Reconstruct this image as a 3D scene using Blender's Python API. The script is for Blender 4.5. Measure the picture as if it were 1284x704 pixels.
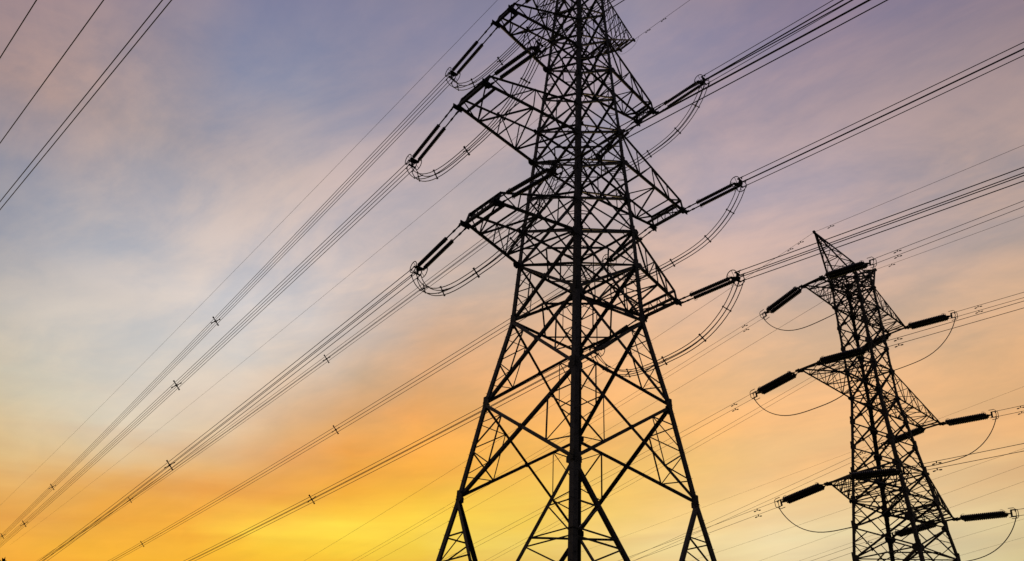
import bpy, math, random
from mathutils import Vector as V, Matrix, Euler
random.seed(7)
R = math.radians
sc = bpy.context.scene
for o in list(bpy.data.objects):
    bpy.data.objects.remove(o)
col = sc.collection

# ------------------------------------------------------------------ camera
cam_data = bpy.data.cameras.new('camera')
cam = bpy.data.objects.new('camera', cam_data)
col.objects.link(cam)
sc.camera = cam
PITCH, ROLL = R(32.277), R(3.2095)
cam_data.sensor_width = 36.0
cam_data.lens = 36.0 * 1066.485 / 1284.0
cam_data.clip_start = 0.1
cam_data.clip_end = 8000
_f = V((0, math.cos(PITCH), math.sin(PITCH)))
_u = V((0, -math.sin(PITCH), math.cos(PITCH)))
_r = V((1, 0, 0))
_r2 = _r * math.cos(ROLL) + _u * math.sin(ROLL)
_u2 = _u * math.cos(ROLL) - _r * math.sin(ROLL)
m3 = Matrix((_r2, _u2, -_f)).transposed()
cam.matrix_world = Matrix.Translation((0, 0, 1.6)) @ m3.to_4x4()

# ------------------------------------------------------------------ dusk sky
SUN_AZ, SUN_EL = -10.0, 3.0           # degrees: azimuth clockwise from +Y
AZ = [-55, -42, -36, -30, -25, -20, -15, -10, -5, 2, 10, 18, 26, 34, 45]
EL = [8, 11, 12.3, 13.4, 14.4, 15.4, 16.5, 18, 20, 22.5, 25, 28, 32, 37, 42, 48]
# clear-to-cloudy dusk colours of the sky dome, rows = compass azimuth, columns = elevation (linear RGB)
SKY = [
[[0.745, 0.409, 0.08], [0.733, 0.407, 0.084], [0.703, 0.405, 0.098], [0.676, 0.405, 0.113], [0.652, 0.405, 0.128], [0.628, 0.406, 0.145], [0.601, 0.406, 0.166], [0.564, 0.405, 0.196], [0.515, 0.397, 0.236], [0.453, 0.377, 0.277], [0.39, 0.345, 0.303], [0.322, 0.299, 0.31], [0.283, 0.257, 0.293], [0.332, 0.236, 0.245], [0.276, 0.201, 0.244], [0.211, 0.166, 0.259]],
[[0.745, 0.409, 0.08], [0.733, 0.407, 0.084], [0.703, 0.405, 0.098], [0.676, 0.405, 0.113], [0.652, 0.405, 0.128], [0.628, 0.406, 0.145], [0.601, 0.406, 0.166], [0.564, 0.405, 0.196], [0.515, 0.397, 0.236], [0.453, 0.377, 0.277], [0.39, 0.345, 0.303], [0.322, 0.299, 0.31], [0.283, 0.257, 0.293], [0.332, 0.236, 0.245], [0.276, 0.201, 0.244], [0.211, 0.166, 0.259]],
[[0.804, 0.407, 0.068], [0.794, 0.407, 0.072], [0.765, 0.41, 0.089], [0.74, 0.417, 0.108], [0.716, 0.426, 0.13], [0.691, 0.437, 0.157], [0.663, 0.449, 0.192], [0.625, 0.462, 0.244], [0.577, 0.469, 0.31], [0.518, 0.457, 0.371], [0.447, 0.42, 0.403], [0.333, 0.336, 0.387], [0.292, 0.291, 0.358], [0.411, 0.288, 0.27], [0.305, 0.23, 0.267], [0.212, 0.175, 0.274]],
[[0.869, 0.391, 0.046], [0.862, 0.388, 0.049], [0.841, 0.391, 0.062], [0.823, 0.406, 0.082], [0.807, 0.433, 0.112], [0.781, 0.464, 0.155], [0.741, 0.498, 0.22], [0.698, 0.534, 0.316], [0.651, 0.56, 0.414], [0.605, 0.556, 0.476], [0.556, 0.526, 0.499], [0.477, 0.467, 0.493], [0.405, 0.384, 0.423], [0.415, 0.335, 0.336], [0.268, 0.238, 0.311], [0.209, 0.185, 0.295]],
[[0.898, 0.418, 0.033], [0.892, 0.416, 0.034], [0.876, 0.421, 0.039], [0.873, 0.418, 0.049], [0.871, 0.416, 0.063], [0.858, 0.422, 0.085], [0.823, 0.457, 0.14], [0.76, 0.537, 0.3], [0.705, 0.601, 0.466], [0.662, 0.604, 0.531], [0.633, 0.589, 0.549], [0.589, 0.552, 0.549], [0.51, 0.466, 0.483], [0.392, 0.349, 0.385], [0.246, 0.252, 0.364], [0.216, 0.2, 0.317]],
[[0.91, 0.452, 0.029], [0.904, 0.448, 0.03], [0.891, 0.436, 0.033], [0.886, 0.425, 0.038], [0.886, 0.413, 0.047], [0.879, 0.396, 0.059], [0.855, 0.4, 0.086], [0.796, 0.461, 0.177], [0.736, 0.535, 0.338], [0.694, 0.579, 0.464], [0.67, 0.615, 0.567], [0.647, 0.602, 0.594], [0.583, 0.519, 0.52], [0.459, 0.398, 0.417], [0.269, 0.274, 0.381], [0.237, 0.22, 0.333]],
[[0.919, 0.506, 0.03], [0.914, 0.505, 0.03], [0.904, 0.509, 0.032], [0.908, 0.536, 0.038], [0.937, 0.622, 0.058], [0.92, 0.522, 0.058], [0.89, 0.427, 0.06], [0.852, 0.404, 0.095], [0.794, 0.42, 0.163], [0.69, 0.463, 0.282], [0.657, 0.543, 0.45], [0.642, 0.582, 0.559], [0.604, 0.527, 0.519], [0.497, 0.42, 0.442], [0.312, 0.29, 0.379], [0.257, 0.233, 0.338]],
[[0.927, 0.563, 0.038], [0.923, 0.563, 0.038], [0.916, 0.566, 0.039], [0.915, 0.576, 0.042], [0.935, 0.634, 0.053], [0.957, 0.681, 0.068], [0.923, 0.52, 0.05], [0.9, 0.425, 0.051], [0.869, 0.385, 0.082], [0.732, 0.393, 0.167], [0.623, 0.42, 0.267], [0.608, 0.477, 0.399], [0.608, 0.497, 0.459], [0.519, 0.426, 0.435], [0.349, 0.302, 0.375], [0.271, 0.239, 0.341]],
[[0.924, 0.612, 0.061], [0.921, 0.612, 0.061], [0.917, 0.612, 0.062], [0.918, 0.612, 0.062], [0.923, 0.612, 0.061], [0.934, 0.633, 0.065], [0.936, 0.607, 0.061], [0.923, 0.515, 0.055], [0.913, 0.423, 0.072], [0.865, 0.396, 0.115], [0.736, 0.392, 0.176], [0.674, 0.409, 0.246], [0.624, 0.466, 0.383], [0.54, 0.427, 0.413], [0.421, 0.342, 0.381], [0.288, 0.248, 0.346]],
[[0.894, 0.657, 0.127], [0.888, 0.653, 0.13], [0.876, 0.645, 0.139], [0.868, 0.636, 0.144], [0.866, 0.627, 0.141], [0.876, 0.618, 0.123], [0.898, 0.605, 0.098], [0.91, 0.558, 0.092], [0.91, 0.491, 0.098], [0.895, 0.446, 0.122], [0.86, 0.438, 0.168], [0.762, 0.438, 0.235], [0.646, 0.442, 0.327], [0.537, 0.411, 0.388], [0.424, 0.346, 0.385], [0.296, 0.256, 0.357]],
[[0.868, 0.693, 0.234], [0.865, 0.689, 0.242], [0.861, 0.678, 0.26], [0.861, 0.667, 0.269], [0.866, 0.653, 0.268], [0.873, 0.633, 0.253], [0.883, 0.602, 0.209], [0.896, 0.561, 0.169], [0.903, 0.522, 0.157], [0.891, 0.491, 0.168], [0.848, 0.473, 0.199], [0.751, 0.454, 0.252], [0.624, 0.432, 0.333], [0.517, 0.396, 0.393], [0.406, 0.334, 0.386], [0.3, 0.265, 0.371]],
[[0.816, 0.698, 0.324], [0.815, 0.695, 0.335], [0.815, 0.687, 0.362], [0.821, 0.678, 0.378], [0.832, 0.668, 0.384], [0.846, 0.654, 0.371], [0.865, 0.63, 0.327], [0.886, 0.59, 0.271], [0.898, 0.541, 0.231], [0.887, 0.506, 0.22], [0.844, 0.489, 0.236], [0.717, 0.455, 0.28], [0.567, 0.415, 0.361], [0.484, 0.382, 0.424], [0.403, 0.309, 0.359], [0.296, 0.242, 0.338]],
[[0.721, 0.652, 0.33], [0.714, 0.646, 0.338], [0.701, 0.631, 0.357], [0.698, 0.62, 0.369], [0.705, 0.612, 0.374], [0.73, 0.596, 0.354], [0.765, 0.577, 0.324], [0.814, 0.551, 0.285], [0.856, 0.518, 0.248], [0.856, 0.492, 0.234], [0.803, 0.474, 0.246], [0.674, 0.434, 0.282], [0.526, 0.387, 0.352], [0.422, 0.34, 0.388], [0.354, 0.278, 0.335], [0.28, 0.214, 0.303]],
[[0.684, 0.599, 0.277], [0.676, 0.59, 0.28], [0.659, 0.568, 0.283], [0.653, 0.55, 0.281], [0.659, 0.535, 0.275], [0.679, 0.523, 0.266], [0.712, 0.509, 0.252], [0.756, 0.486, 0.23], [0.788, 0.455, 0.206], [0.761, 0.434, 0.204], [0.699, 0.418, 0.22], [0.606, 0.399, 0.26], [0.488, 0.363, 0.32], [0.393, 0.3, 0.302], [0.312, 0.246, 0.293], [0.255, 0.193, 0.282]],
[[0.708, 0.575, 0.239], [0.703, 0.567, 0.24], [0.691, 0.547, 0.24], [0.685, 0.53, 0.24], [0.681, 0.516, 0.238], [0.68, 0.501, 0.235], [0.679, 0.486, 0.231], [0.678, 0.467, 0.226], [0.67, 0.443, 0.221], [0.644, 0.416, 0.221], [0.602, 0.393, 0.23], [0.538, 0.367, 0.249], [0.451, 0.327, 0.272], [0.359, 0.267, 0.264], [0.28, 0.205, 0.235], [0.234, 0.174, 0.258]]]
world = bpy.data.worlds.new('World')
sc.world = world
world.use_nodes = True
nt = world.node_tree
nt.nodes.clear()
def N(kind, **kw):
    n = nt.nodes.new(kind)
    for k, v in kw.items():
        setattr(n, k, v)
    return n
def link(a, b):
    nt.links.new(a, b)
def math_node(op, a, b=None, c=None):
    n = N('ShaderNodeMath', operation=op)
    for i, s in enumerate((a, b, c)):
        if s is None:
            continue
        if isinstance(s, (int, float)):
            n.inputs[i].default_value = s
        else:
            link(s, n.inputs[i])
    return n.outputs[0]
tc = N('ShaderNodeTexCoord')
sep = N('ShaderNodeSeparateXYZ')
link(tc.outputs['Generated'], sep.inputs[0])
dx, dy, dz = sep.outputs
az = math_node('MULTIPLY', math_node('ARCTAN2', dx, dy), 180 / math.pi)
el = math_node('MULTIPLY', math_node('ARCSINE', dz), 180 / math.pi)
# cloud sheet: directions projected on a flat layer overhead, so the streaks foreshorten toward the horizon
dzc = math_node('ADD', math_node('MAXIMUM', dz, 0.0), 0.12)
cmb = N('ShaderNodeCombineXYZ')
link(math_node('DIVIDE', dx, dzc), cmb.inputs[0])
link(math_node('DIVIDE', dy, dzc), cmb.inputs[1])
def noise(scale, detail, rough, rot, stretch, dist=0.0):
    mp = N('ShaderNodeMapping', vector_type='TEXTURE')
    mp.inputs['Rotation'].default_value = (0, 0, R(rot))
    mp.inputs['Scale'].default_value = stretch
    link(cmb.outputs[0], mp.inputs[0])
    n = N('ShaderNodeTexNoise')
    n.inputs['Scale'].default_value = scale
    n.inputs['Detail'].default_value = detail
    n.inputs['Roughness'].default_value = rough
    n.inputs['Distortion'].default_value = dist
    link(mp.outputs[0], n.inputs['Vector'])
    return n.outputs['Fac']
n_big = noise(1.1, 5, 0.55, 120, (1.6, 1.0, 1.0), 0.5)
n_mid = noise(2.6, 6, 0.58, 140, (1.8, 1.0, 1.0), 0.6)
n_fine = noise(9.0, 7, 0.62, 140, (1.9, 1.0, 1.0), 0.5)
n_warp = noise(1.6, 4, 0.5, -20, (1, 1, 1))
cen = lambda s, k: math_node('MULTIPLY', math_node('SUBTRACT', s, 0.5), k)
el_w = math_node('ADD', math_node('ADD', el, cen(n_big, 2.2)), cen(n_mid, 2.0))
az_w = math_node('ADD', az, cen(n_warp, 8.0))
elf = math_node('DIVIDE', el_w, 60.0)
def ramp(stops):
    r = N('ShaderNodeValToRGB')
    cr = r.color_ramp
    cr.interpolation = 'LINEAR'
    while len(cr.elements) < len(stops):
        cr.elements.new(0.5)
    for e, (p, c) in zip(cr.elements, stops):
        e.position = p
        e.color = (*c, 1)
    link(elf, r.inputs[0])
    return r.outputs[0]
def mix(fac, a, b, mode='MIX'):
    n = N('ShaderNodeMix', data_type='RGBA', blend_type=mode)
    if isinstance(fac, (int, float)):
        n.inputs[0].default_value = fac
    else:
        link(fac, n.inputs[0])
    for s, i in ((a, 6), (b, 7)):
        if isinstance(s, tuple):
            n.inputs[i].default_value = s
        else:
            link(s, n.inputs[i])
    return n.outputs[2]
def step(x, a, b):
    n = N('ShaderNodeMapRange', clamp=True)
    link(x, n.inputs[0])
    n.inputs[1].default_value, n.inputs[2].default_value = a, b
    return n.outputs[0]
c = None
for i, a in enumerate(AZ):
    st = [(0.0, [v * 0.7 for v in SKY[i][0]])] + [(e / 60, SKY[i][j]) for j, e in enumerate(EL)] + [(1.0, [v * 0.6 for v in SKY[i][-1]])]
    rcol = ramp(st)
    c = rcol if c is None else mix(step(az_w, AZ[i - 1], a), c, rcol)
# the half of the dome away from the sunset is already in dusk
dark = ramp([(0.0, (0.020, 0.020, 0.028)), (0.25, (0.035, 0.036, 0.052)), (0.9, (0.03, 0.034, 0.06))])
c = mix(step(math_node('ABSOLUTE', az), 55, 80), c, dark)
# thin mottled cloud: pinkish where it catches the low sun, blue-grey in the gaps
n_puff = noise(3.4, 7, 0.6, 148, (2.0, 1.0, 1.0), 0.5)
puff = N('ShaderNodeMapRange', clamp=True, interpolation_type='SMOOTHSTEP')
link(math_node('ADD', math_node('MULTIPLY', n_puff, 0.8), math_node('MULTIPLY', n_fine, 0.2)), puff.inputs[0])
puff.inputs[1].default_value, puff.inputs[2].default_value = 0.38, 0.64
puff.inputs[3].default_value, puff.inputs[4].default_value = -0.42, 0.66
high = step(el, 17, 34)
pk = math_node('MULTIPLY', puff.outputs[0], math_node('MULTIPLY_ADD', high, 0.9, 0.1))
# long level bars of cloud low over the sunset
cb = N('ShaderNodeCombineXYZ')
link(math_node('MULTIPLY', az, 0.035), cb.inputs[0])
link(math_node('MULTIPLY', math_node('SUBTRACT', el, math_node('MULTIPLY', az, 0.10)), 0.42), cb.inputs[1])
nb = N('ShaderNodeTexNoise')
nb.inputs['Scale'].default_value = 1.0
nb.inputs['Detail'].default_value = 5
nb.inputs['Distortion'].default_value = 0.5
link(cb.outputs[0], nb.inputs['Vector'])
bar = math_node('MULTIPLY', math_node('SUBTRACT', cen(nb.outputs['Fac'], 1.0), 0.02), step(el, 24, 15))
def gain(kp, kb, kf):
    return math_node('ADD', math_node('ADD', math_node('MULTIPLY', pk, kp), math_node('MULTIPLY', bar, kb)), math_node('ADD', cen(n_fine, kf), 1.0))
wc = N('ShaderNodeCombineXYZ')
link(gain(0.42, 0.40, 0.16), wc.inputs[0])
link(gain(0.23, 0.75, 0.14), wc.inputs[1])
link(gain(0.02, 0.7, 0.10), wc.inputs[2])
c = mix(1.0, c, wc.outputs[0], 'MULTIPLY')
hs = N('ShaderNodeHueSaturation')
hs.inputs['Hue'].default_value = 0.5
link(math_node('SUBTRACT', 1.005, math_node('MULTIPLY', step(el, 22, 40), 0.11)), hs.inputs['Saturation'])
link(c, hs.inputs['Color'])
c = hs.outputs[0]
bg = N('ShaderNodeBackground')
link(c, bg.inputs['Color'])
bg.inputs['Strength'].default_value = 1.0
sky = N('ShaderNodeTexSky', sky_type='NISHITA')
sky.sun_disc = False
sky.sun_elevation = R(SUN_EL)
sky.sun_rotation = R(SUN_AZ)
bg2 = N('ShaderNodeBackground')
link(sky.outputs[0], bg2.inputs['Color'])
bg2.inputs['Strength'].default_value = 0.003
add = N('ShaderNodeAddShader')
link(bg.outputs[0], add.inputs[0])
link(bg2.outputs[0], add.inputs[1])
out = N('ShaderNodeOutputWorld')
link(add.outputs[0], out.inputs['Surface'])

sun_data = bpy.data.lights.new('sun', 'SUN')
sun_data.energy = 0.3
sun_data.angle = R(10)
sun_data.color = (1.0, 0.72, 0.42)
sun = bpy.data.objects.new('sun', sun_data)
col.objects.link(sun)
sdir = V((math.sin(R(SUN_AZ)) * math.cos(R(SUN_EL)), math.cos(R(SUN_AZ)) * math.cos(R(SUN_EL)), math.sin(R(SUN_EL))))
sun.rotation_euler = sdir.to_track_quat('Z', 'Y').to_euler()

sc.view_settings.view_transform = 'Standard'
sc.view_settings.look = 'None'
sc.view_settings.exposure = 0.0
sc.view_settings.gamma = 1.0

# ------------------------------------------------------------------ materials
def material(name, c0, c1, scale=3.0, rough=0.6, metal=0.0, bump=0.0, detail=6):
    m = bpy.data.materials.new(name)
    m.use_nodes = True
    t = m.node_tree
    b = t.nodes['Principled BSDF']
    b.inputs['Roughness'].default_value = rough
    b.inputs['Metallic'].default_value = metal
    co = t.nodes.new('ShaderNodeTexCoord')
    n = t.nodes.new('ShaderNodeTexNoise')
    n.inputs['Scale'].default_value = scale
    n.inputs['Detail'].default_value = detail
    t.links.new(co.outputs['Object'], n.inputs['Vector'])
    r = t.nodes.new('ShaderNodeValToRGB')
    r.color_ramp.elements[0].position, r.color_ramp.elements[1].position = 0.35, 0.68
    r.color_ramp.elements[0].color = (*c0, 1)
    r.color_ramp.elements[1].color = (*c1, 1)
    t.links.new(n.outputs['Fac'], r.inputs[0])
    t.links.new(r.outputs[0], b.inputs['Base Color'])
    if bump:
        bp = t.nodes.new('ShaderNodeBump')
        bp.inputs['Strength'].default_value = bump
        t.links.new(n.outputs['Fac'], bp.inputs['Height'])
        t.links.new(bp.outputs[0], b.inputs['Normal'])
    return m
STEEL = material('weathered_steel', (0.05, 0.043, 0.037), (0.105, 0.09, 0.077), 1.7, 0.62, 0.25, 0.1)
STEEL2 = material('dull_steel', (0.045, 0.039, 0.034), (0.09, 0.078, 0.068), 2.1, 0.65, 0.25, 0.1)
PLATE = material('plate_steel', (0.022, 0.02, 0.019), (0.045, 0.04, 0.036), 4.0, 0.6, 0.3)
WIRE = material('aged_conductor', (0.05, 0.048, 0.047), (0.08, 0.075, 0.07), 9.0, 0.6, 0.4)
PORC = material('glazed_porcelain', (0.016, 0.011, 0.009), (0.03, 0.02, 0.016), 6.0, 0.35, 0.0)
CONC = material('concrete', (0.22, 0.21, 0.2), (0.34, 0.33, 0.31), 5.0, 0.9, 0.0, 0.3)
GRASS = material('dry_grass', (0.03, 0.045, 0.012), (0.09, 0.085, 0.035), 0.35, 0.95, 0.0, 0.6, 12)
LEAF = material('leaf_green', (0.02, 0.045, 0.012), (0.05, 0.08, 0.025), 2.0, 0.7)
BARK = material('bark', (0.05, 0.038, 0.028), (0.1, 0.08, 0.06), 8.0, 0.9, 0.0, 0.5)

# ------------------------------------------------------------------ mesh building
class MB:
    """collects shapes and links them as one mesh object"""
    def __init__(self):
        self.v, self.f = [], []
    def prism(self, ring0, ring1, caps=True):
        b = len(self.v); n = len(ring0)
        self.v += [tuple(p) for p in ring0] + [tuple(p) for p in ring1]
        for i in range(n):
            j = (i + 1) % n
            self.f.append((b + i, b + j, b + n + j, b + n + i))
        if caps:
            self.f.append(tuple(b + i for i in reversed(range(n))))
            self.f.append(tuple(b + n + i for i in range(n)))
    def angle(self, p, q, w, out=(0, 0, 1), t=None):
        """an angle-iron bar from p to q: one flange in the face, one behind it"""
        p, q = V(p), V(q)
        u = q - p
        if u.length < 1e-5:
            return
        u.normalize()
        n = V(out) - u * u.dot(V(out))
        if n.length < 1e-3:
            n = u.orthogonal()
        n.normalize()
        s = n.cross(u)
        t = t or max(0.012, w * 0.13)
        prof = [(-.5 * w, 0), (.5 * w, 0), (.5 * w, -t), (-.5 * w + t, -t), (-.5 * w + t, -w), (-.5 * w, -w)]
        self.prism([p + s * a + n * b for a, b in prof], [q + s * a + n * b for a, b in prof])
    def box(self, c0, ax, ay, az):
        c0, ax, ay, az = V(c0), V(ax), V(ay), V(az)
        r0 = [c0 - ax - ay - az, c0 + ax - ay - az, c0 + ax + ay - az, c0 - ax + ay - az]
        self.prism(r0, [p + az * 2 for p in r0])
    def tube(self, pts, r, n=6, closed=False):
        pts = [V(p) for p in pts]
        b = len(self.v); m = len(pts)
        prev = None
        for i, p in enumerate(pts):
            a = pts[(i - 1) % m] if (closed or i > 0) else p
            d = pts[(i + 1) % m] if (closed or i < m - 1) else p
            t = (d - a).normalized()
            s = (prev - t * prev.dot(t)) if prev is not None else t.cross(V((0, 0, 1)))
            if s.length < 1e-4:
                s = t.orthogonal()
            s.normalize(); prev = s
            w = t.cross(s)
            rr = r[i] if isinstance(r, (list, tuple)) else r
            for k in range(n):
                an = 2 * math.pi * k / n
                self.v.append(tuple(p + (s * math.cos(an) + w * math.sin(an)) * rr))
        for i in range(m if closed else m - 1):
            j = (i + 1) % m
            for k in range(n):
                l = (k + 1) % n
                self.f.append((b + i * n + k, b + i * n + l, b + j * n + l, b + j * n + k))
        if not closed:
            self.f.append(tuple(b + k for k in reversed(range(n))))
            self.f.append(tuple(b + (m - 1) * n + k for k in range(n)))
    def lathe(self, prof, n=12, M=None):
        M = M or Matrix()
        b = len(self.v); m = len(prof)
        for r, z in prof:
            for k in range(n):
                a = 2 * math.pi * k / n
                self.v.append(tuple(M @ V((r * math.cos(a), r * math.sin(a), z))))
        for i in range(m - 1):
            for k in range(n):
                l = (k + 1) % n
                self.f.append((b + i * n + k, b + i * n + l, b + (i + 1) * n + l, b + (i + 1) * n + k))
        self.f.append(tuple(b + k for k in reversed(range(n))))
        self.f.append(tuple(b + (m - 1) * n + k for k in range(n)))
    def plate(self, c0, n, size, t=0.02, sides=6, rot=0.3, up=(0, 0, 1)):
        """a gusset plate: flat polygon lying in a face with normal n"""
        n = V(n).normalized()
        s = V(up).cross(n)
        if s.length < 1e-3:
            s = n.orthogonal()
        s.normalize(); w = n.cross(s)
        ring = [V(c0) + (s * math.cos(rot + 2 * math.pi * k / sides) + w * math.sin(rot + 2 * math.pi * k / sides)) * size for k in range(sides)]
        self.prism([p - n * t for p in ring], [p + n * t for p in ring])
    def build(self, name, mat, parent=None, smooth=False):
        me = bpy.data.meshes.new(name)
        me.from_pydata(self.v, [], self.f)
        me.update()
        me.materials.append(mat)
        if smooth:
            me.polygons.foreach_set('use_smooth', [True] * len(me.polygons))
        o = bpy.data.objects.new(name, me)
        col.objects.link(o)
        if parent is not None:
            o.parent = parent
        return o
def tag(o, label=None, cat=None, group=None, kind=None):
    for k, v in (('label', label), ('category', cat), ('group', group), ('kind', kind)):
        if v:
            o[k] = v
    return o
def thing(name, label, cat, loc=(0, 0, 0), rot=(0, 0, 0), group=None):
    o = bpy.data.objects.new(name, None)
    o.empty_display_size = 0.3
    col.objects.link(o)
    o.location = loc
    o.rotation_euler = rot
    return tag(o, label, cat, group)

# ------------------------------------------------------------------ ground
g = MB()
NG = 60
def gz(x, y):
    d = math.hypot(x, y)
    return 0.25 * math.sin(x * 0.05 + 1) * math.cos(y * 0.043) * min(1, max(0, (d - 90) / 100)) - 0.02
gv = []
def gr(i):
    s = (i / NG) * 2 - 1
    return math.copysign(abs(s) ** 3 * 4000, s)
for i in range(NG + 1):
    for j in range(NG + 1):
        x, y = gr(i), gr(j) + 50
        gv.append((x, y, gz(x, y)))
g.v = gv
g.f = [(i * (NG + 1) + j, (i + 1) * (NG + 1) + j, (i + 1) * (NG + 1) + j + 1, i * (NG + 1) + j + 1) for i in range(NG) for j in range(NG)]
tag(g.build('ground', GRASS, smooth=True), 'dark dry grass field under the pylons', 'ground', kind='structure')

# ------------------------------------------------------------------ lattice pylons
def lerp(a, b, t):
    return a + (b - a) * t
class Body:
    def __init__(self, lv):
        self.lv = lv                              # (z, half width) from the ground up
    def hw(self, z):
        lv = self.lv
        for (z0, h0), (z1, h1) in zip(lv, lv[1:]):
            if z <= z1:
                return lerp(h0, h1, (z - z0) / (z1 - z0))
        return lv[-1][1]
    def C(self, sx, sy, z):
        h = self.hw(z)
        return V((sx * h, sy * h, z))
FACES = [((-1, -1), (-1, 1), (-1, 0, 0)), ((-1, 1), (1, 1), (0, 1, 0)), ((1, 1), (1, -1), (1, 0, 0)), ((1, -1), (-1, -1), (0, -1, 0))]

def leg_mesh(body, sx, sy, widths):
    """one corner leg: a tapering angle iron with its corner outward"""
    m = MB()
    zs = sorted(set([z for z, _ in body.lv]))
    def ring(z, w):
        p = body.C(sx, sy, z)
        t = w * 0.13
        q = [(0, 0), (-sx * w, 0), (-sx * w, -sy * t), (-sx * t, -sy * t), (-sx * t, -sy * w), (0, -sy * w)]
        return [p + V((a, b, 0)) for a, b in q]
    def wd(z):
        for (za, wa) in widths:
            if z < za - 1e-6:
                return wa
        return widths[-1][1]
    for a, b in zip(zs, zs[1:]):
        w = wd(a)
        m.prism(ring(a, w), ring(b, w))
    # splice plates and step bolts
    for z in zs[1:-1]:
        p = body.C(sx, sy, z); w = wd(z - .1)
        m.box(p + V((sx * .012, -sy * w * .5, 0)), (0.012, 0, 0), (0, w * .5, 0), (0, 0, .45))
        m.box(p + V((-sx * w * .5, sy * .012, 0)), (w * .5, 0, 0), (0, 0.012, 0), (0, 0, .45))
    return m

def panel(m, A, B, Cc, D, n, wd, wh, wr, red=0, horiz=True, gus=0.0):
    """X-braced panel: A, B at the bottom of the two legs, Cc, D above them"""
    off = V(n) * 0.012
    m.angle(A + off, D + off, wd, n)
    m.angle(B - off * 4, Cc - off * 4, wd, n)
    if horiz:
        m.angle(Cc, D, wh, n)
    X = (A * (D - Cc).length + D * (B - A).length) / ((D - Cc).length + (B - A).length)
    if gus:
        m.plate(X + off * 2, n, gus * .55, .016)
    if red:
        for P, Q in ((A, Cc), (B, D)):
            M = (P + Q) / 2
            lo, hi = (P + X) / 2, (Q + X) / 2
            m.angle(M, lo, wr, n); m.angle(M, hi, wr, n)
            if red > 1:
                m.angle(lo, hi, wr, n)
                m.angle(lo, lerp(P, Q, .22), wr * .8, n); m.angle(hi, lerp(P, Q, .78), wr * .8, n)

def vpanel(m, top0, top1, bot0, bot1, n, wd, wh, wr):
    """leg panel: two diagonals fall from the legs to the middle of the lower strut"""
    mid = (bot0 + bot1) / 2
    m.angle(bot0, bot1, wh, n)
    for T, Bt in ((top0, bot0), (top1, bot1)):
        m.angle(T, mid, wd, n)
        for k in (.3, .55, .78):
            m.angle(lerp(T, Bt, k), lerp(T, mid, k), wr, n)
        for k0, k1 in ((.3, .55), (.55, .78), (.78, 1)):
            m.angle(lerp(T, mid, k0), lerp(T, Bt, k1), wr, n)

def crossarm(body, s, zk, zu, t, e, tip_up, wl, wu, wr, nst, plate, parent, mat, point=False):
    m = MB()
    lo, up = {}, {}
    for d in (-1, 1):
        a0, b0 = body.C(s, d, zk), body.C(s, d, zu)
        a1 = V((s * t, d * e, zk)); b1 = V((s * (t - .25), d * e, zk + tip_up))
        fr = [i / nst for i in range(nst + 1)]
        lo[d] = [lerp(a0, a1, f) for f in fr]
        up[d] = [lerp(b0, b1, f) for f in fr]
        n = V((0, d, 0))
        m.angle(a0, a1, wl, V((0, d, -1)))
        m.angle(b0, b1, wu, V((0, d, 1)))
        for i in range(nst):
            if i:
                m.angle(lo[d][i], up[d][i], wr, n)
            if i % 2 == 0:
                m.angle(up[d][i], lo[d][i + 1], wr, n)
            else:
                m.angle(lo[d][i], up[d][i + 1], wr, n)
        m.angle(lo[d][nst], up[d][nst], wl * .8, n)
        m.plate(a0 + V((s * .15, d * .02, 0)), n, plate * .45)
        m.plate(b0 + V((s * .12, d * .02, 0)), n, plate * .4)
    for i in range(1, nst + 1):
        w = wl * .9 if i >= nst else wr * .85
        m.angle(lo[-1][i], lo[1][i], w, (0, 0, -1))
        if i % 2 == 0:
            m.angle(up[-1][i], up[1][i], w * .8, (0, 0, 1))
    f2 = (nst - .45) / nst
    if not point:
        m.angle(lerp(lo[-1][nst - 1], lo[-1][nst], .6), lerp(lo[1][nst - 1], lo[1][nst], .6), wl * .75, (0, 0, -1))
        for k in range(1, 4):
            p = lerp(up[-1][nst], up[1][nst], k / 4); q = lerp(lo[-1][nst], lo[1][nst], (k - .5) / 4)
            m.angle(p, q, wr * .8, (s, 0, 0)); m.angle(p, lerp(lo[-1][nst], lo[1][nst], (k + .5) / 4), wr * .8, (s, 0, 0))
    for i in range(nst):
        d = 1 if i % 2 else -1
        m.angle(lo[d][i], lo[-d][i + 1], wr * 1.1, (0, 0, -1))
        if nst > 4:
            m.angle(up[-d][i], up[d][i + 1], wr * .9, (0, 0, 1))
    arm = m.build('crossarm', mat, parent)
    for d in (-1, 1):
        p = MB()
        c0 = lo[d][nst]
        p.box(c0 + V((0, d * .05, .0)), (plate * .62, 0, 0), (0, .025, 0), (0, 0, plate * .34))
        p.box(c0 + V((-s * .1, d * -.05, -.06)), (plate * .5, 0, 0), (0, plate * .3, 0), (0, 0, .02))
        for k in (-1, 1):
            p.box(c0 + V((k * plate * .45, d * .16, 0)), (.035, 0, 0), (0, .14, 0), (0, 0, .07))
        p.build('attachment_plate', PLATE, arm)
    return arm

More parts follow.
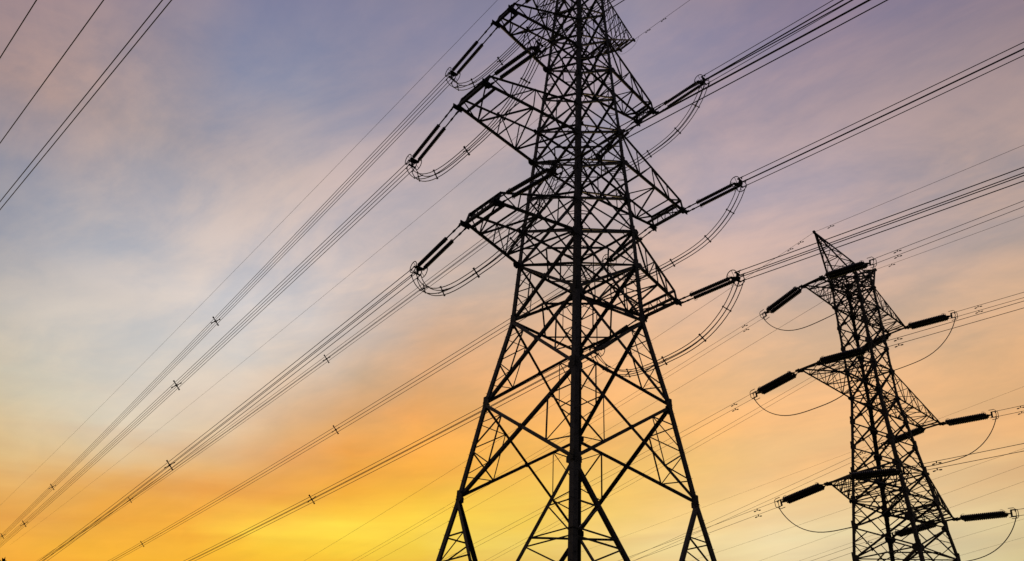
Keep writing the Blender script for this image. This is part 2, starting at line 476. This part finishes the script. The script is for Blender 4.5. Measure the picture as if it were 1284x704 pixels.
# ---- the large pylon
O1 = V((4.382, 48.0, 0.0)); YAW1 = R(38.8)
B1 = Body([(0, 7.78), (9.6, 6.22), (17.2, 4.9), (23.16, 4.07), (29.05, 3.07), (33.4, 2.874), (36.22, 2.767), (39.1, 2.583), (42.44, 2.387), (45.48, 2.22), (48.8, 2.0), (52.0, 1.82), (55.3, 1.66), (58.4, 1.5), (61.6, 1.32)])
t1 = thing('transmission_tower', 'tall black lattice pylon with three pairs of crossarms, largest in the photo', 'pylon', O1, (0, 0, YAW1))
WL1 = [(33.4, .33), (45.4, .29), (99, .25)]
for sx in (-1, 1):
    for sy in (-1, 1):
        lg = leg_mesh(B1, sx, sy, WL1)
        # step bolts up the leg
        z = 3.0
        while z < 60:
            p = B1.C(sx, sy, z)
            k = int(z * 2.5) % 2
            dv = V((sx * .16, 0, 0)) if k else V((0, sy * .16, 0))
            bp = p + (V((0, -sy * .12, 0)) if k else V((-sx * .12, 0, 0)))
            lg.tube([bp, bp + dv], .012, 4)
            z += .4
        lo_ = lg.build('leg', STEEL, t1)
        fm = MB()
        h = B1.hw(0) - .1
        fm.prism([V((sx * h + a * .9, sy * h + b * .9, -.6)) for a, b in ((-1, -1), (1, -1), (1, 1), (-1, 1))],
                 [V((sx * h + a * .55, sy * h + b * .55, .35)) for a, b in ((-1, -1), (1, -1), (1, 1), (-1, 1))])
        fm.build('footing', CONC, lo_)
Z1 = [z for z, _ in B1.lv]
for c0, c1, n in FACES:
    m = MB()
    for i in range(len(Z1) - 1):
        za, zb = Z1[i], Z1[i + 1]
        A, Bq, Cq, D = B1.C(*c0, za), B1.C(*c1, za), B1.C(*c0, zb), B1.C(*c1, zb)
        if i == 0:
            mid = (Cq + D) / 2
            for P, Q in ((A, Cq), (Bq, D)):
                m.angle(P, lerp(Cq, D, .5), .2, n)
                for k in (.33, .66):
                    m.angle(lerp(P, Q, k), lerp(P, mid, k), .08, n)
                m.angle(lerp(P, mid, .33), lerp(P, Q, .66), .08, n); m.angle(lerp(P, mid, .66), Q, .08, n)
        elif i == 1:
            vpanel(m, Cq, D, A, Bq, n, .21, .15, .075)
        elif i < 4:
            panel(m, A, Bq, Cq, D, n, .19, .14, .07, 2, i == 3, .3)
        elif i == 4:
            panel(m, A, Bq, Cq, D, n, .19, .15, .065, 2, True, .3)
        else:
            arm_level = i in (5, 7, 8, 10, 11, 13)
            panel(m, A, Bq, Cq, D, n, .15, .13, .055, 1, arm_level, .24)
        # gussets where bracing meets the leg
        if i >= 1:
            gs = .30 if i < 5 else .24
            for cc in (c0, c1):
                p = B1.C(*cc, zb)
                mid2 = (Cq + D) / 2
                m.plate(lerp(p, mid2, gs * .9 / (p - mid2).length) + V(n) * .03, n, gs, .012, 6, .52)
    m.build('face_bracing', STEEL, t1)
hips = []
for i in range(4):
    f0, f1 = FACES[i - 1], FACES[i]
    T = B1.C(*f1[0], 17.2)
    base = [B1.C(*f[0], 9.6) for f in FACES]
    ma = (base[i - 1] + base[i]) / 2; mb = (base[i] + base[(i + 1) % 4]) / 2
    pa, pb = lerp(T, ma, .5), lerp(T, mb, .5)
    lg_ = B1.C(*f1[0], lerp(17.2, 9.6, .5))
    m = MB()
    m.angle(pa, pb, .09, (0, 0, -1)); m.angle(pa, lg_, .07, (0, 0, -1)); m.angle(pb, lg_, .07, (0, 0, -1))
    m.build('cross_frame', STEEL, t1)
for zi in (1, 4, 5, 8, 11, 14):
    z = Z1[zi]
    m = MB()
    c4 = [B1.C(*f[0], z) for f in FACES]
    mids = [(c4[i] + c4[(i + 1) % 4]) / 2 for i in range(4)]
    w = .11 if zi < 6 else .09
    for i in range(4):
        m.angle(mids[i], mids[(i + 1) % 4], w, (0, 0, -1))
    if zi >= 5:
        m.angle(c4[0] + V((0, 0, .1)), c4[2] + V((0, 0, .1)), w, (0, 0, -1)); m.angle(c4[1], c4[3], w, (0, 0, -1))
    m.build('cross_frame', STEEL, t1)
ARMS1 = [(33.4, 36.22, 8.40, 1.60), (42.44, 45.48, 9.97, 1.54), (52.0, 55.3, 7.80, .90)]
for zk, zu, t, e in ARMS1:
    for s in (-1, 1):
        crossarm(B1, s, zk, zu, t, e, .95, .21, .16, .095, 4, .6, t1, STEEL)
for s in (-1, 1):
    m = MB()
    lo, up = {}, {}
    for d in (-1, 1):
        a0, b0, tp = B1.C(s, d, 55.4), B1.C(s, d, 61.6), V((s * 5.8, d * .76, 59.21))
        m.angle(a0, tp, .13, (0, d, -1)); m.angle(b0, tp + V((-s * .2, 0, .3)), .11, (0, d, 1))
        lo[d] = [lerp(a0, tp, i / 6) for i in range(7)]
        up[d] = [lerp(b0, tp + V((-s * .2, 0, .3)), i / 6) for i in range(7)]
        for i in range(6):
            m.angle(lo[d][i], up[d][i], .06, (0, d, 0))
            m.angle(lo[d][i + 1], up[d][i], .06, (0, d, 0))
    for i in range(1, 7):
        m.angle(lo[-1][i], lo[1][i], .11 if i == 6 else .06, (0, 0, -1)); m.angle(up[-1][i], up[1][i], .06, (0, 0, 1))
        m.angle(lo[-1][i - 1], lo[1][i], .06, (0, 0, -1)); m.angle(lo[1][i - 1], lo[-1][i], .055, (0, 0, -1))
        m.angle(up[-1][i - 1], up[1][i], .06, (0, 0, 1))
    for d in (-1, 1):
        m.plate(lo[d][6] + V((0, d * .03, 0)), (0, 1, 0), .22, .02)
    m.build('earth_wire_arm', STEEL, t1)
m = MB()
apex = V((0, 0, 64.2))
for i, f in enumerate(FACES):
    m.angle(B1.C(*f[0], 61.6), apex, .12, f[2])
m.build('peak_frame', STEEL, t1)

# ---- the small pylon
O2 = V((26.758, 56.0, 0.0)); YAW2 = R(35.4604)
B2 = Body([(0, 4.147), (5.2, 3.6), (10.2, 3.085), (14.2, 2.67), (17.1, 2.365), (19.2, 2.15), (20.93, 1.97), (22.95, 1.76), (24.85, 1.56), (26.75, 1.37), (28.59, 1.178), (30.8, 1.175), (32.65, 1.173), (34.45, 1.171), (36.25, 1.169), (38.1, 1.14), (39.2, 1.1)])
t2 = thing('transmission_tower', 'smaller black lattice pylon with stubby insulators standing right of the tall one', 'pylon', O2, (0, 0, YAW2))
for sx in (-1, 1):
    for sy in (-1, 1):
        lg = leg_mesh(B2, sx, sy, [(28.5, .22), (99, .18)])
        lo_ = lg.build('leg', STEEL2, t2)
        fm = MB(); h = B2.hw(0) - .1
        fm.prism([V((sx * h + a * .6, sy * h + b * .6, -.6)) for a, b in ((-1, -1), (1, -1), (1, 1), (-1, 1))],
                 [V((sx * h + a * .4, sy * h + b * .4, .3)) for a, b in ((-1, -1), (1, -1), (1, 1), (-1, 1))])
        fm.build('footing', CONC, lo_)
Z2 = [z for z, _ in B2.lv]
for c0, c1, n in FACES:
    m = MB()
    for i in range(len(Z2) - 1):
        za, zb = Z2[i], Z2[i + 1]
        A, Bq, Cq, D = B2.C(*c0, za), B2.C(*c1, za), B2.C(*c0, zb), B2.C(*c1, zb)
        panel(m, A, Bq, Cq, D, n, .12 if i < 4 else .1, .09, .05, 2 if i < 4 else 1, i in (0, 1, 2, 3, 5, 6, 9, 10, 13, 14, 15), .24)
        for cc in (c0, c1):
            p = B2.C(*cc, zb); mid2 = (Cq + D) / 2
            m.plate(lerp(p, mid2, .12) + V(n) * .02, n, .24, .01)
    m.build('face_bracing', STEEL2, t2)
for zi in (4, 6, 7, 10, 11, 14, 15):
    m = MB(); z = Z2[zi]
    c4 = [B2.C(*f[0], z) for f in FACES]
    mids = [(c4[i] + c4[(i + 1) % 4]) / 2 for i in range(4)]
    for i in range(4):
        m.angle(mids[i], mids[(i + 1) % 4], .07, (0, 0, -1))
    m.angle(c4[0] + V((0, 0, .08)), c4[2] + V((0, 0, .08)), .07, (0, 0, -1)); m.angle(c4[1], c4[3], .07, (0, 0, -1))
    m.build('cross_frame', STEEL2, t2)
ARMS2 = [(20.93, 22.95, 6.14, .80), (28.59, 30.8, 7.58, .73), (36.25, 38.1, 5.57, .74)]
for zk, zu, t, e in ARMS2:
    for s in (-1, 1):
        crossarm(B2, s, zk, zu, t, e, .18, .11, .09, .05, 6, .28, t2, STEEL2, True)
for s in (-1, 1):
    m = MB()
    tip = V((s * 4.08, 0, 41.518))
    base = [B2.C(s, -1, 38.1), B2.C(s, 1, 38.1), V((s * .1, 1.12, 39.2)), V((s * .1, -1.12, 39.2))]
    for p in base:
        m.angle(p, tip, .1, (s, 0, 0))
    for k in (0.0, .22, .44, .66, .84):
        q = [lerp(p, tip, k) for p in base]; q2 = [lerp(p, tip, min(1, k + .2)) for p in base]
        for i in range(4):
            if k:
                m.angle(q[i], q[(i + 1) % 4], .05, (0, 0, 1))
            m.angle(q[i], q2[(i + 1) % 4], .05, (0, 0, 1))
    m.plate(tip, (0, 1, 0), .16, .06)
    m.build('earth_wire_arm', STEEL2, t2)

# ------------------------------------------------------------------ insulators and wires
TIP1 = {"Lp3": [-3.298, 44.201, 33.405], "Lm3": [-1.388, 41.684, 33.405], "Rm3": [12.156, 51.86, 33.405], "Rp3": [9.979, 54.284, 33.405], "Lp2": [-4.56, 43.226, 42.438], "Lm2": [-2.618, 40.815, 42.438], "Rm2": [13.261, 53.012, 42.438], "Rp2": [11.179, 55.285, 42.438], "Lp1": [-2.337, 43.975, 52.003], "Lm1": [-1.263, 42.55, 52.003], "Rm1": [11.307, 52.142, 52.003], "Rp1": [10.033, 53.157, 52.003]}
END1 = {"Lp1": [-5.775, 48.655, 51.085], "Lp2": [-7.713, 47.517, 40.956], "Lp3": [-6.502, 48.564, 32.546], "Rm1": [14.503, 48.465, 52.164], "Rm2": [16.655, 49.106, 42.368], "Rm3": [15.374, 48.159, 33.358], "Lm3": [2.155, 37.608, 33.105], "Lm2": [0.925, 36.74, 42.088], "Lm1": [2.28, 38.474, 51.703], "Rp1": [6.777, 57.589, 51.203], "Rp2": [7.923, 59.718, 41.638], "Rp3": [6.723, 58.716, 32.605]}
TIP2 = {"Lp3": [21.18, 53.168, 20.93], "Lm3": [22.218, 51.617, 20.93], "Rm3": [32.22, 58.858, 20.93], "Rp3": [31.396, 59.903, 20.93], "Lp2": [20.15, 52.257, 28.588], "Lm2": [20.922, 50.944, 28.588], "Rm2": [33.393, 59.785, 28.588], "Rp2": [32.465, 60.867, 28.588], "Lp1": [21.781, 53.235, 36.245], "Lm1": [22.693, 52.139, 36.245], "Rm1": [31.693, 58.583, 36.245], "Rp1": [30.857, 59.878, 36.245]}
END2 = {"Lp1": [19.501, 56.339, 35.271], "Lp2": [17.777, 55.487, 28.061], "Lp3": [18.882, 56.297, 20.472], "Rp1": [28.664, 62.863, 35.603], "Rp2": [30.335, 63.767, 28.223], "Rp3": [29.189, 62.907, 20.673], "Rm1": [34.164, 55.74, 35.945], "Rm2": [35.921, 56.877, 28.306], "Rm3": [34.796, 55.895, 20.621], "Lm1": [25.306, 49.134, 35.874], "Lm2": [23.428, 48.062, 28.326], "Lm3": [24.549, 48.936, 20.527]}
SLOPE = {"1Lp1": 0.0508, "1Lp2": 0.0241, "1Lp3": 0.0303, "1Rp1": 0.0236, "1Rp2": 0.0235, "1Rp3": 0.0244, "1Rm1": 0.0576, "1Rm2": 0.0506, "1Rm3": 0.0783, "1Lm3": 0.0958, "1Lm2": 0.15, "1Lm1": 0.1, "2Lp1": 0.1493, "2Lp2": 0.1446, "2Lp3": 0.0943, "2Rp1": 0.1809, "2Rp2": 0.1545, "2Rp3": 0.12, "2Rm1": 0.0549, "2Rm2": 0.0503, "2Rm3": 0.045, "2Lm1": 0.0186, "2Lm2": 0.0475, "2Lm3": 0.0316}
HL = V((math.sin(R(-36.3)), math.cos(R(-36.3)), 0))      # away from the viewer, along the line
HR = V((math.sin(R(139.0)), math.cos(R(139.0)), 0))      # toward the viewer
ARM = {'L1': 'top left arm', 'L2': 'middle left arm', 'L3': 'lowest left arm', 'R1': 'top right arm', 'R2': 'middle right arm', 'R3': 'lowest right arm'}

def disc_string(n, pitch, r, core):
    prof = [(core, -.06)]
    for i in range(n):
        z = i * pitch
        prof += [(core, z), (r * .92, z + pitch * .12), (r, z + pitch * .3), (r * .92, z + pitch * .55), (core * 1.2, z + pitch * .7)]
    prof += [(core, n * pitch), (core, n * pitch + .06)]
    return prof
def set_frame(P, Q):
    """axes of a string set: w along the pull, s level across it, u up"""
    w = (Q - P).normalized()
    s = w.cross(V((0, 0, 1))).normalized()
    return w, s, s.cross(w)
proto = {}
def insulator_copy(key, prof, parent, loc, M):
    if key not in proto:
        m = MB(); m.lathe(prof, 12)
        o = m.build('insulator', PORC, parent, True)
        proto[key] = o
    else:
        o = proto[key].copy()
        col.objects.link(o)
        o.parent = parent
    o.location = loc
    o.rotation_euler = M.to_euler()
    return o

def string_set(P, Q, label, group, big):
    P, Q = V(P), V(Q)
    w, s, u = set_frame(P, Q)
    L = (Q - P).length
    t = thing('insulator_set', label, 'insulator', P, (0, 0, 0), group)
    M = Matrix((s, -u, w)).transposed()
    sep_, n, pitch, r = (.235, 23, .143, .145) if big else (.23, 22, .128, .185)
    ls = n * pitch
    end = .62 if big else .62
    start = L - ls - end
    for k in (-1, 1):
        a = s * (k * sep_)
        rod = MB()
        if big:
            rod.tube([a, a + w * (start - .04)], .05, 6)
            rod.box(a + w * (start * .45), s * .05, u * .05, w * .12)
            rod.box(a + w * .1, s * .06, u * .03, w * .14)
        else:
            rod.tube([a * .1 + w * .02, a * .5 + w * (start - .3), a + w * (start - .05)], .03, 6)
        rod.build('link_rod', PLATE, t)
        insulator_copy(big, disc_string(n, pitch, r, .06 if big else .1), t, a + w * start, M)
        # arcing horns at both ends of each string
        for z, dr in ((start - .02, 1), (start + ls + .02, -1)):
            horn = MB()
            kk = k if big else 1
            horn.tube([a + w * z + u * (.03 * kk), a + w * (z - .02 * dr) + u * (.16 * kk), a + w * (z + .12 * dr) + u * (.25 * kk), a + w * (z + .26 * dr) + u * (.24 * kk)], .015, 5)
            horn.build('arcing_horn', PLATE, t)
    yp = MB()
    z0 = start + ls + .02
    if big:
        yp.box(w * (z0 + .12), s * (sep_ + .12), u * .022, w * .1)
        yp.prism([w * (z0 + .2) + s * a + u * b for a, b in ((-.3, -.022), (.3, -.022), (.3, .022), (-.3, .022))],
                 [w * (z0 + .42) + s * a + u * b for a, b in ((-.12, -.022), (.12, -.022), (.12, .022), (-.12, .022))])
        yp.box(w * (z0 + .48), s * .03, u * .3, w * .09)
        for a in (-1, 1):
            yp.box(w * (z0 + .5) + u * (a * .26), s * .29, u * .03, w * .06)
        yp.build('yoke_plate', PLATE, t)
        for a in (-1, 1):
            for b in (-1, 1):
                cl = MB()
                o = s * (a * .25) + u * (b * .25)
                cl.tube([w * (z0 + .42) + o, w * (z0 + .95) + o], [.045, .035], 6)
                cl.box(w * (z0 + .78) + o - u * .07, s * .03, u * .09, w * .035)
                cl.build('clamp', PLATE, t)
        for a in (-1, 1):
            rg = MB()
            rg.tube([w * (z0 + .3 + .36 * math.cos(q) * 1.1) + s * (a * .44) + u * (.42 * math.sin(q)) for q in [2 * math.pi * i / 14 for i in range(14)]], .032, 6, True)
            rg.tube([s * (a * .44) + w * (z0 + .3) - u * .42, s * (a * .12) + w * (z0 + .3), s * (a * .44) + w * (z0 + .3) + u * .42], .018, 5)
            rg.build('corona_ring', PLATE, t)
    else:
        yp.box(w * (start - .1), s * (sep_ + .05), u * .02, w * .05)
        yp.build('yoke_plate', PLATE, t)
        yp = MB()
        yp.prism([w * (z0 + .02) + s * a + u * b for a, b in ((-.2, -.02), (.2, -.02), (.2, .02), (-.2, .02))],
                 [w * (z0 + .3) + s * a + u * b for a, b in ((-.06, -.02), (.06, -.02), (.06, .02), (-.06, .02))])
        yp.box(w * (z0 + .36), s * .02, u * .22, w * .06)
        yp.build('yoke_plate', PLATE, t)
        for b in (-1, 1):
            cl = MB()
            cl.tube([w * (z0 + .34) + u * (b * .21), w * (z0 + .8) + u * (b * .21)], [.035, .025], 6)
            cl.box(w * (z0 + .62) + u * (b * .21 - .05), s * .022, u * .07, w * .03)
            cl.build('clamp', PLATE, t)
        hx = [(-.16, -.3), (.2, -.3), (.3, -.2), (.3, .2), (.2, .3), (-.16, .3)]
        for a in (-1, 1):
            rg = MB()
            rg.tube([w * (z0 + .42 + x) + s * (a * .2) + u * y for x, y in hx], .022, 6)
            rg.build('corona_ring', PLATE, t)
    return w, s, u

def span_wire(start, h, slope, k, length, r, label, group, name='conductor', cat='power line', nseg=28):
    m = MB()
    pts = []
    for i in range(nseg + 1):
        q = length * (i / nseg) ** 1.3
        pts.append(V((0, 0, 0)) + h * q + V((0, 0, -slope * q + k * q * q * 1e-3)))
    m.tube(pts, r, 6)
    o = m.build(name, WIRE, None, True)
    o.location = start
    return tag(o, label, cat, group)

def spacer(P, h, slope, size, label, group, fat=1.0):
    t = (h - V((0, 0, slope))).normalized()
    s = t.cross(V((0, 0, 1))).normalized(); u = s.cross(t)
    m = MB()
    for a in (-1, 1):
        for b in (-1, 1):
            e = (s * a + u * b) * (size / 2)
            d = e.normalized(); nrm = t
            m.prism([d * .07 * fat + d.cross(t) * .05 * fat * c1 + t * .035 * c2 for c1, c2 in ((-1, -1), (1, -1), (1, 1), (-1, 1))],
                    [e * 1.0 + d.cross(t) * .035 * fat * c1 + t * .03 * c2 for c1, c2 in ((-1, -1), (1, -1), (1, 1), (-1, 1))])
            m.box(e * 1.06, d * .085 * fat, d.cross(t) * .06 * fat, t * .06)
    m.box(V((0, 0, 0)), s * .11 * fat, u * .11 * fat, t * .04)
    o = m.build('bundle_spacer', PLATE)
    o.location = P
    return tag(o, label, 'spacer', group)

def damper(P, h, label, group):
    m = MB()
    m.box(V((0, 0, -.06)), h * .03, h.cross(V((0, 0, 1))) * .02, V((0, 0, .07)))
    m.tube([h * -.2 + V((0, 0, -.15)), V((0, 0, -.12)), h * .2 + V((0, 0, -.15))], .009, 5)
    for a in (-1, 1):
        m.tube([h * (a * .1) + V((0, 0, -.13)), h * (a * .15) + V((0, 0, -.14)), h * (a * .27) + V((0, 0, -.15))], [.022, .04, .036], 7)
    o = m.build('vibration_damper', PLATE)
    o.location = P
    return tag(o, label, 'damper', group)

def jumper_path(P, Q, D, n=36, drop=.25, out=V((0, 0, 0))):
    pts = []
    for i in range(n + 1):
        t = .5 - .5 * math.cos(math.pi * i / n)
        sh = 1 - abs(2 * t - 1) ** 3.0
        sh = sh * .88 + .12 * (1 - abs(2 * t - 1) ** 14)
        pts.append(P.lerp(Q, t) + V((0, 0, -drop - D * sh)) + out * sh)
    return pts

END_OFF1 = {}
# --- large pylon, four wires to a bundle
for ph in ('L1', 'L2', 'L3', 'R1', 'R2', 'R3'):
    arm = ARM[ph]
    ends = {}
    for sd in ('p', 'm'):
        key = ph[0] + sd + ph[1]
        P, Q = V(TIP1[key]), V(END1[key])
        h = HL if sd == 'p' else HR
        way = 'pulling away to the lower left' if sd == 'p' else 'pulling toward the upper right'
        w, s, u = string_set(P, Q, f"twin insulator strings on the tall pylon's {arm} {way}", 'twin insulator strings on the tall pylon', True)
        hs = h.cross(V((0, 0, 1))).normalized()
        slope = SLOPE['1' + key]
        kk = .12 if sd == 'p' else .3
        length = 260 if sd == 'p' else 75
        side = 'to the lower left' if sd == 'p' else 'to the upper right'
        for a in (-1, 1):
            for b in (-1, 1):
                st = Q + w * .15 + s * (a * .25) + u * (b * .25)
                span_wire(st, h, slope, kk, length, .028, f"one of four parallel wires from the tall pylon's {arm} {side}", f"wires from the tall pylon's {arm} {side}")
        ends[sd] = (Q + w * -.02, s)
        if sd == 'p':
            for q, nm in ((47.9 if ph != 'R1' else 50.5, 'nearer'), (122.0 if ph != 'R1' else 132, 'farther')):
                c0 = Q + w * .15 + h * q + V((0, 0, -slope * q + kk * q * q * 1e-3))
                spacer(c0, h, slope, .72, f"{nm} cross-shaped spacer on the four wires from the tall pylon's {arm}", 'cross-shaped spacers on the long wires')
            if ph == 'L1':
                q = 163.0
                c0 = Q + w * .15 + h * q + V((0, 0, -slope * q + kk * q * q * 1e-3))
                spacer(c0, h, slope, .72, "farthest cross-shaped spacer on the top left arm's wires at the photo's edge", 'cross-shaped spacers on the long wires')
    # the slack loop under the arm
    (P, s1), (Q, s2) = ends['p'], ends['m']
    ax = (Q - P); ax.z = 0; ax.normalize()
    sv = ax.cross(V((0, 0, 1)))
    cen_ = jumper_path(P, Q, 3.35)
    for a in (-1, 1):
        for b in (-1, 1):
            m = MB()
            pts = []
            for i, p in enumerate(cen_):
                tg = (cen_[min(i + 1, len(cen_) - 1)] - cen_[max(i - 1, 0)]).normalized()
                up = sv.cross(tg)
                if up.z < 0 and abs(up.z) > .01:
                    up = -up
                g_ = min(1.0, .7 + abs(i - len(cen_) / 2) / len(cen_) * .6)
                pts.append(p + sv * (a * .22 * g_) + up * (b * .22 * g_))
            p0 = pts[0]
            m.tube([p - p0 for p in pts], .03, 6)
            o = m.build('jumper_cable', WIRE, None, True)
            o.location = p0
            tag(o, f"one of four slack jumper cables looping under the tall pylon's {arm}", 'jumper cable', f"jumper cables under the tall pylon's {arm}")
    n_ = len(cen_)
    for i in (7, 12, 18, 24, 29):
        tg = (cen_[i + 1] - cen_[i - 1]).normalized()
        spacer(cen_[i], V((tg.x, tg.y, 0)), -tg.z, .4, f"small spacer holding the jumper cables under the tall pylon's {arm}", f"jumper spacers under the tall pylon's {arm}", .55)

# --- small pylon, two wires to a phase
for ph in ('L1', 'L2', 'L3', 'R1', 'R2', 'R3'):
    arm = ARM[ph]
    ends = {}
    for sd in ('p', 'm'):
        key = ph[0] + sd + ph[1]
        P, Q = V(TIP2[key]), V(END2[key])
        h = HL if sd == 'p' else HR
        way = 'pointing down left' if sd == 'p' else 'pointing right'
        w, s, u = string_set(P, Q, f"stubby black insulator on the small pylon's {arm} {way}", 'stubby insulators on the small pylon', False)
        slope = SLOPE['2' + key]
        kk = .3
        side = 'to the lower left' if sd == 'p' else 'to the right'
        for b in (-1, 1):
            st = Q + u * (b * .21)
            span_wire(st, h, slope, kk, 190 if sd == 'p' else 70, .0118 if sd == 'p' else .017, f"one of two parallel wires from the small pylon's {arm} {side}", f"wires from the small pylon's {arm} {side}")
            q = 1.75
            damper(st + h * q + V((0, 0, -slope * q)), h, f"small damper on the wires {side} from the small pylon's {arm}", f"dampers on the wires {side} from the small pylon's {arm}")
        ends[sd] = Q
    P, Q = ends['p'], ends['m']
    pts = jumper_path(P, Q, 2.35, 36, .25)
    sv = (Q - P).cross(V((0, 0, 1))).normalized()
    m = MB()
    m.tube([p - pts[0] for p in pts], .03, 6)
    o = m.build('jumper_cable', WIRE, None, True)
    o.location = pts[0]
    tag(o, f"slack jumper cable looping under the small pylon's {arm}", 'jumper cable', 'jumper cables under the small pylon')

# --- earth wires on the two pylons
A1 = V((math.cos(YAW1), math.sin(YAW1), 0)); D1 = V((-math.sin(YAW1), math.cos(YAW1), 0))
A2 = V((math.cos(YAW2), math.sin(YAW2), 0)); D2 = V((-math.sin(YAW2), math.cos(YAW2), 0))
for sgn, nm in ((-1, 'left'), (1, 'right')):
    for dd, h, sl, k, ln, side in ((1, HL, .005, .085, 260, 'lower left'), (-1, HR, .0, .3, 70, 'upper right')):
        tip = O1 + A1 * (5.8 * sgn) + D1 * (.76 * dd) + V((0, 0, 59.208))
        span_wire(tip, h, sl, k, ln, .016, f"thin earth wire from the tall pylon's {nm} peak arm to the {side}", 'thin earth wires above the power lines', 'earth_wire', 'earth wire')
        if sgn == 1 and dd == -1:
            for q in (1.6, 3.3):
                damper(tip + h * q, h, "small damper on the tall pylon's earth wire at upper right", "dampers on the tall pylon's upper right earth wire")
    pa = O1 + A1 * (5.8 * sgn) + D1 * (.76 + .3) + V((0, 0, 59.2))
    pb = O1 + A1 * (5.8 * sgn) - D1 * (.76 + .6) + V((0, 0, 59.2))
    pts = jumper_path(pa, pb, .75, 16, .05)
    m = MB(); m.tube([p - pts[0] for p in pts], .011, 5)
    o = m.build('earth_wire_loop', WIRE, None, True); o.location = pts[0]
    tag(o, f"short thin wire loop under the tall pylon's {nm} peak arm", 'wire loop')
    tip = O2 + A2 * (4.08 * sgn) + V((0, 0, 41.518))
    span_wire(tip, HL, .155, .3, 190, .012, f"thin earth wire from the small pylon's {nm} peak to the lower left", 'thin earth wires above the power lines', 'earth_wire', 'earth wire')
    span_wire(tip, HR, .035, .3, 70, .012, f"thin earth wire from the small pylon's {nm} peak to the right", 'thin earth wires above the power lines', 'earth_wire', 'earth wire')
    for h, sl, q, side in ((HL, .155, 1.3, 'left'), (HL, .155, 2.3, 'left'), (HR, .035, 1.4, 'right')):
        damper(tip + h * q - V((0, 0, sl * q)), h, f"small damper on the {side}-going earth wire of the small pylon's {nm} peak", f"dampers on the {side}-going earth wire of the small pylon's {nm} peak")

# --- the separate line crossing the corner overhead
LD = V((-0.677, 0.735, 0.028)).normalized()
for p, lab in (((-21.281, 25.173, 28.6), 'thin overhead wire cutting the upper left corner, outermost of four'),
               ((-20.895, 27.562, 28.6), 'overhead wire in the upper left corner, second from the corner'),
               ((-20.207, 29.243, 28.6), 'overhead wire at upper left, upper one of the close pair'),
               ((-19.781, 29.159, 28.6), 'overhead wire at upper left, lower one of the close pair')):
    p = V(p)
    m = MB()
    pts = []
    for i in range(33):
        q = -70 + 250 * i / 32
        pts.append(LD * q + V((0, 0, q * q * 6e-5)))
    m.tube(pts, .023, 6)
    o = m.build('conductor', WIRE, None, True)
    o.location = p
    tag(o, lab, 'power line', 'separate wires at upper left')

# --- a line far behind the small pylon
for p0, p1, lab in (((35.997, 140.472, 39.966), (50.623, 120.561, 41.889), 'faint distant wire behind the small pylon, second highest of the distant ones'),
                    ((42.628, 138.956, 38.67), (67.913, 104.534, 43.469), 'faint distant wire behind the small pylon, third highest of the distant ones'),
                    ((48.456, 137.073, 38.52), (69.671, 108.192, 42.684), 'faint distant wire behind the small pylon, middle of the distant ones'),
                    ((69.424, 127.152, 40.493), (75.256, 119.213, 41.361), 'faint distant wire at bottom right, upper of the lowest two'),
                    ((69.728, 127.677, 38.16), (75.179, 120.256, 39.027), 'faint distant wire at bottom right, lowest of all'),
                    ((70.412, 119.78, 58.124), (76.152, 111.966, 58.867), 'faint distant wire behind the small pylon, highest of the distant ones')):
    p0, p1 = V(p0), V(p1)
    d = (p1 - p0).normalized()
    m = MB()
    m.tube([d * (-130 + 210 * i / 24) + V((0, 0, (-130 + 210 * i / 24) ** 2 * 8e-5)) for i in range(25)], .013, 6)
    o = m.build('conductor', WIRE, None, True)
    o.location = p0
    tag(o, lab, 'power line', 'faint distant wires at lower right')

# ------------------------------------------------------------------ tree at the corner
TREE_SCALE = 1.075
tr = thing('tree', 'dark treetop just showing in the bottom left corner', 'tree', (-20.1, 34.2, 0.0))
tr.scale = (TREE_SCALE,) * 3
m = MB()
rnd = random.Random(3)
H = 8.6
trunk = [V((0, 0, -.5)), V((.1, .05, 1.5)), V((.0, .15, 3.2)), V((-.15, .1, 5.0)), V((-.1, .2, 6.8)), V((0, .2, 8.0))]
m.tube(trunk, [.24, .2, .17, .13, .08, .03], 8)
limbs = []
for i in range(16):
    z = rnd.uniform(2.4, 7.4); an = rnd.uniform(0, 6.28); ln = rnd.uniform(1.0, 2.1) * (1 - abs(z - 4.8) / 6)
    b = V((0, .1, z)); e = b + V((math.cos(an) * ln, math.sin(an) * ln, rnd.uniform(.4, 1.0)))
    m.tube([b, b.lerp(e, .5) + V((0, 0, .1)), e], [.06, .04, .015], 5)
    limbs.append(e)
m.build('trunk', BARK, tr)
lf = MB()
limbs += [V((.1, .2, 8.35)), V((.35, .1, 8.3)), V((.3, 0, 7.6)), V((-.4, .3, 7.7))] * 4
for e in limbs:
    for _ in range(150):
        p = e + V((rnd.gauss(0, .42), rnd.gauss(0, .42), rnd.gauss(0, .3)))
        if p.z > 8.70 - .22 * abs(p.x):
            continue
        q = Euler((rnd.uniform(0, 6.3), rnd.uniform(0, 6.3), rnd.uniform(0, 6.3))).to_matrix()
        a = rnd.uniform(.07, .13)
        b = len(lf.v)
        lf.v += [tuple(p + q @ V(c_)) for c_ in ((-a, 0, 0), (0, -a * .45, 0.01), (a, 0, 0), (0, a * .45, 0.01))]
        lf.f.append((b, b + 1, b + 2, b + 3))
lf.build('crown', LEAF, tr)
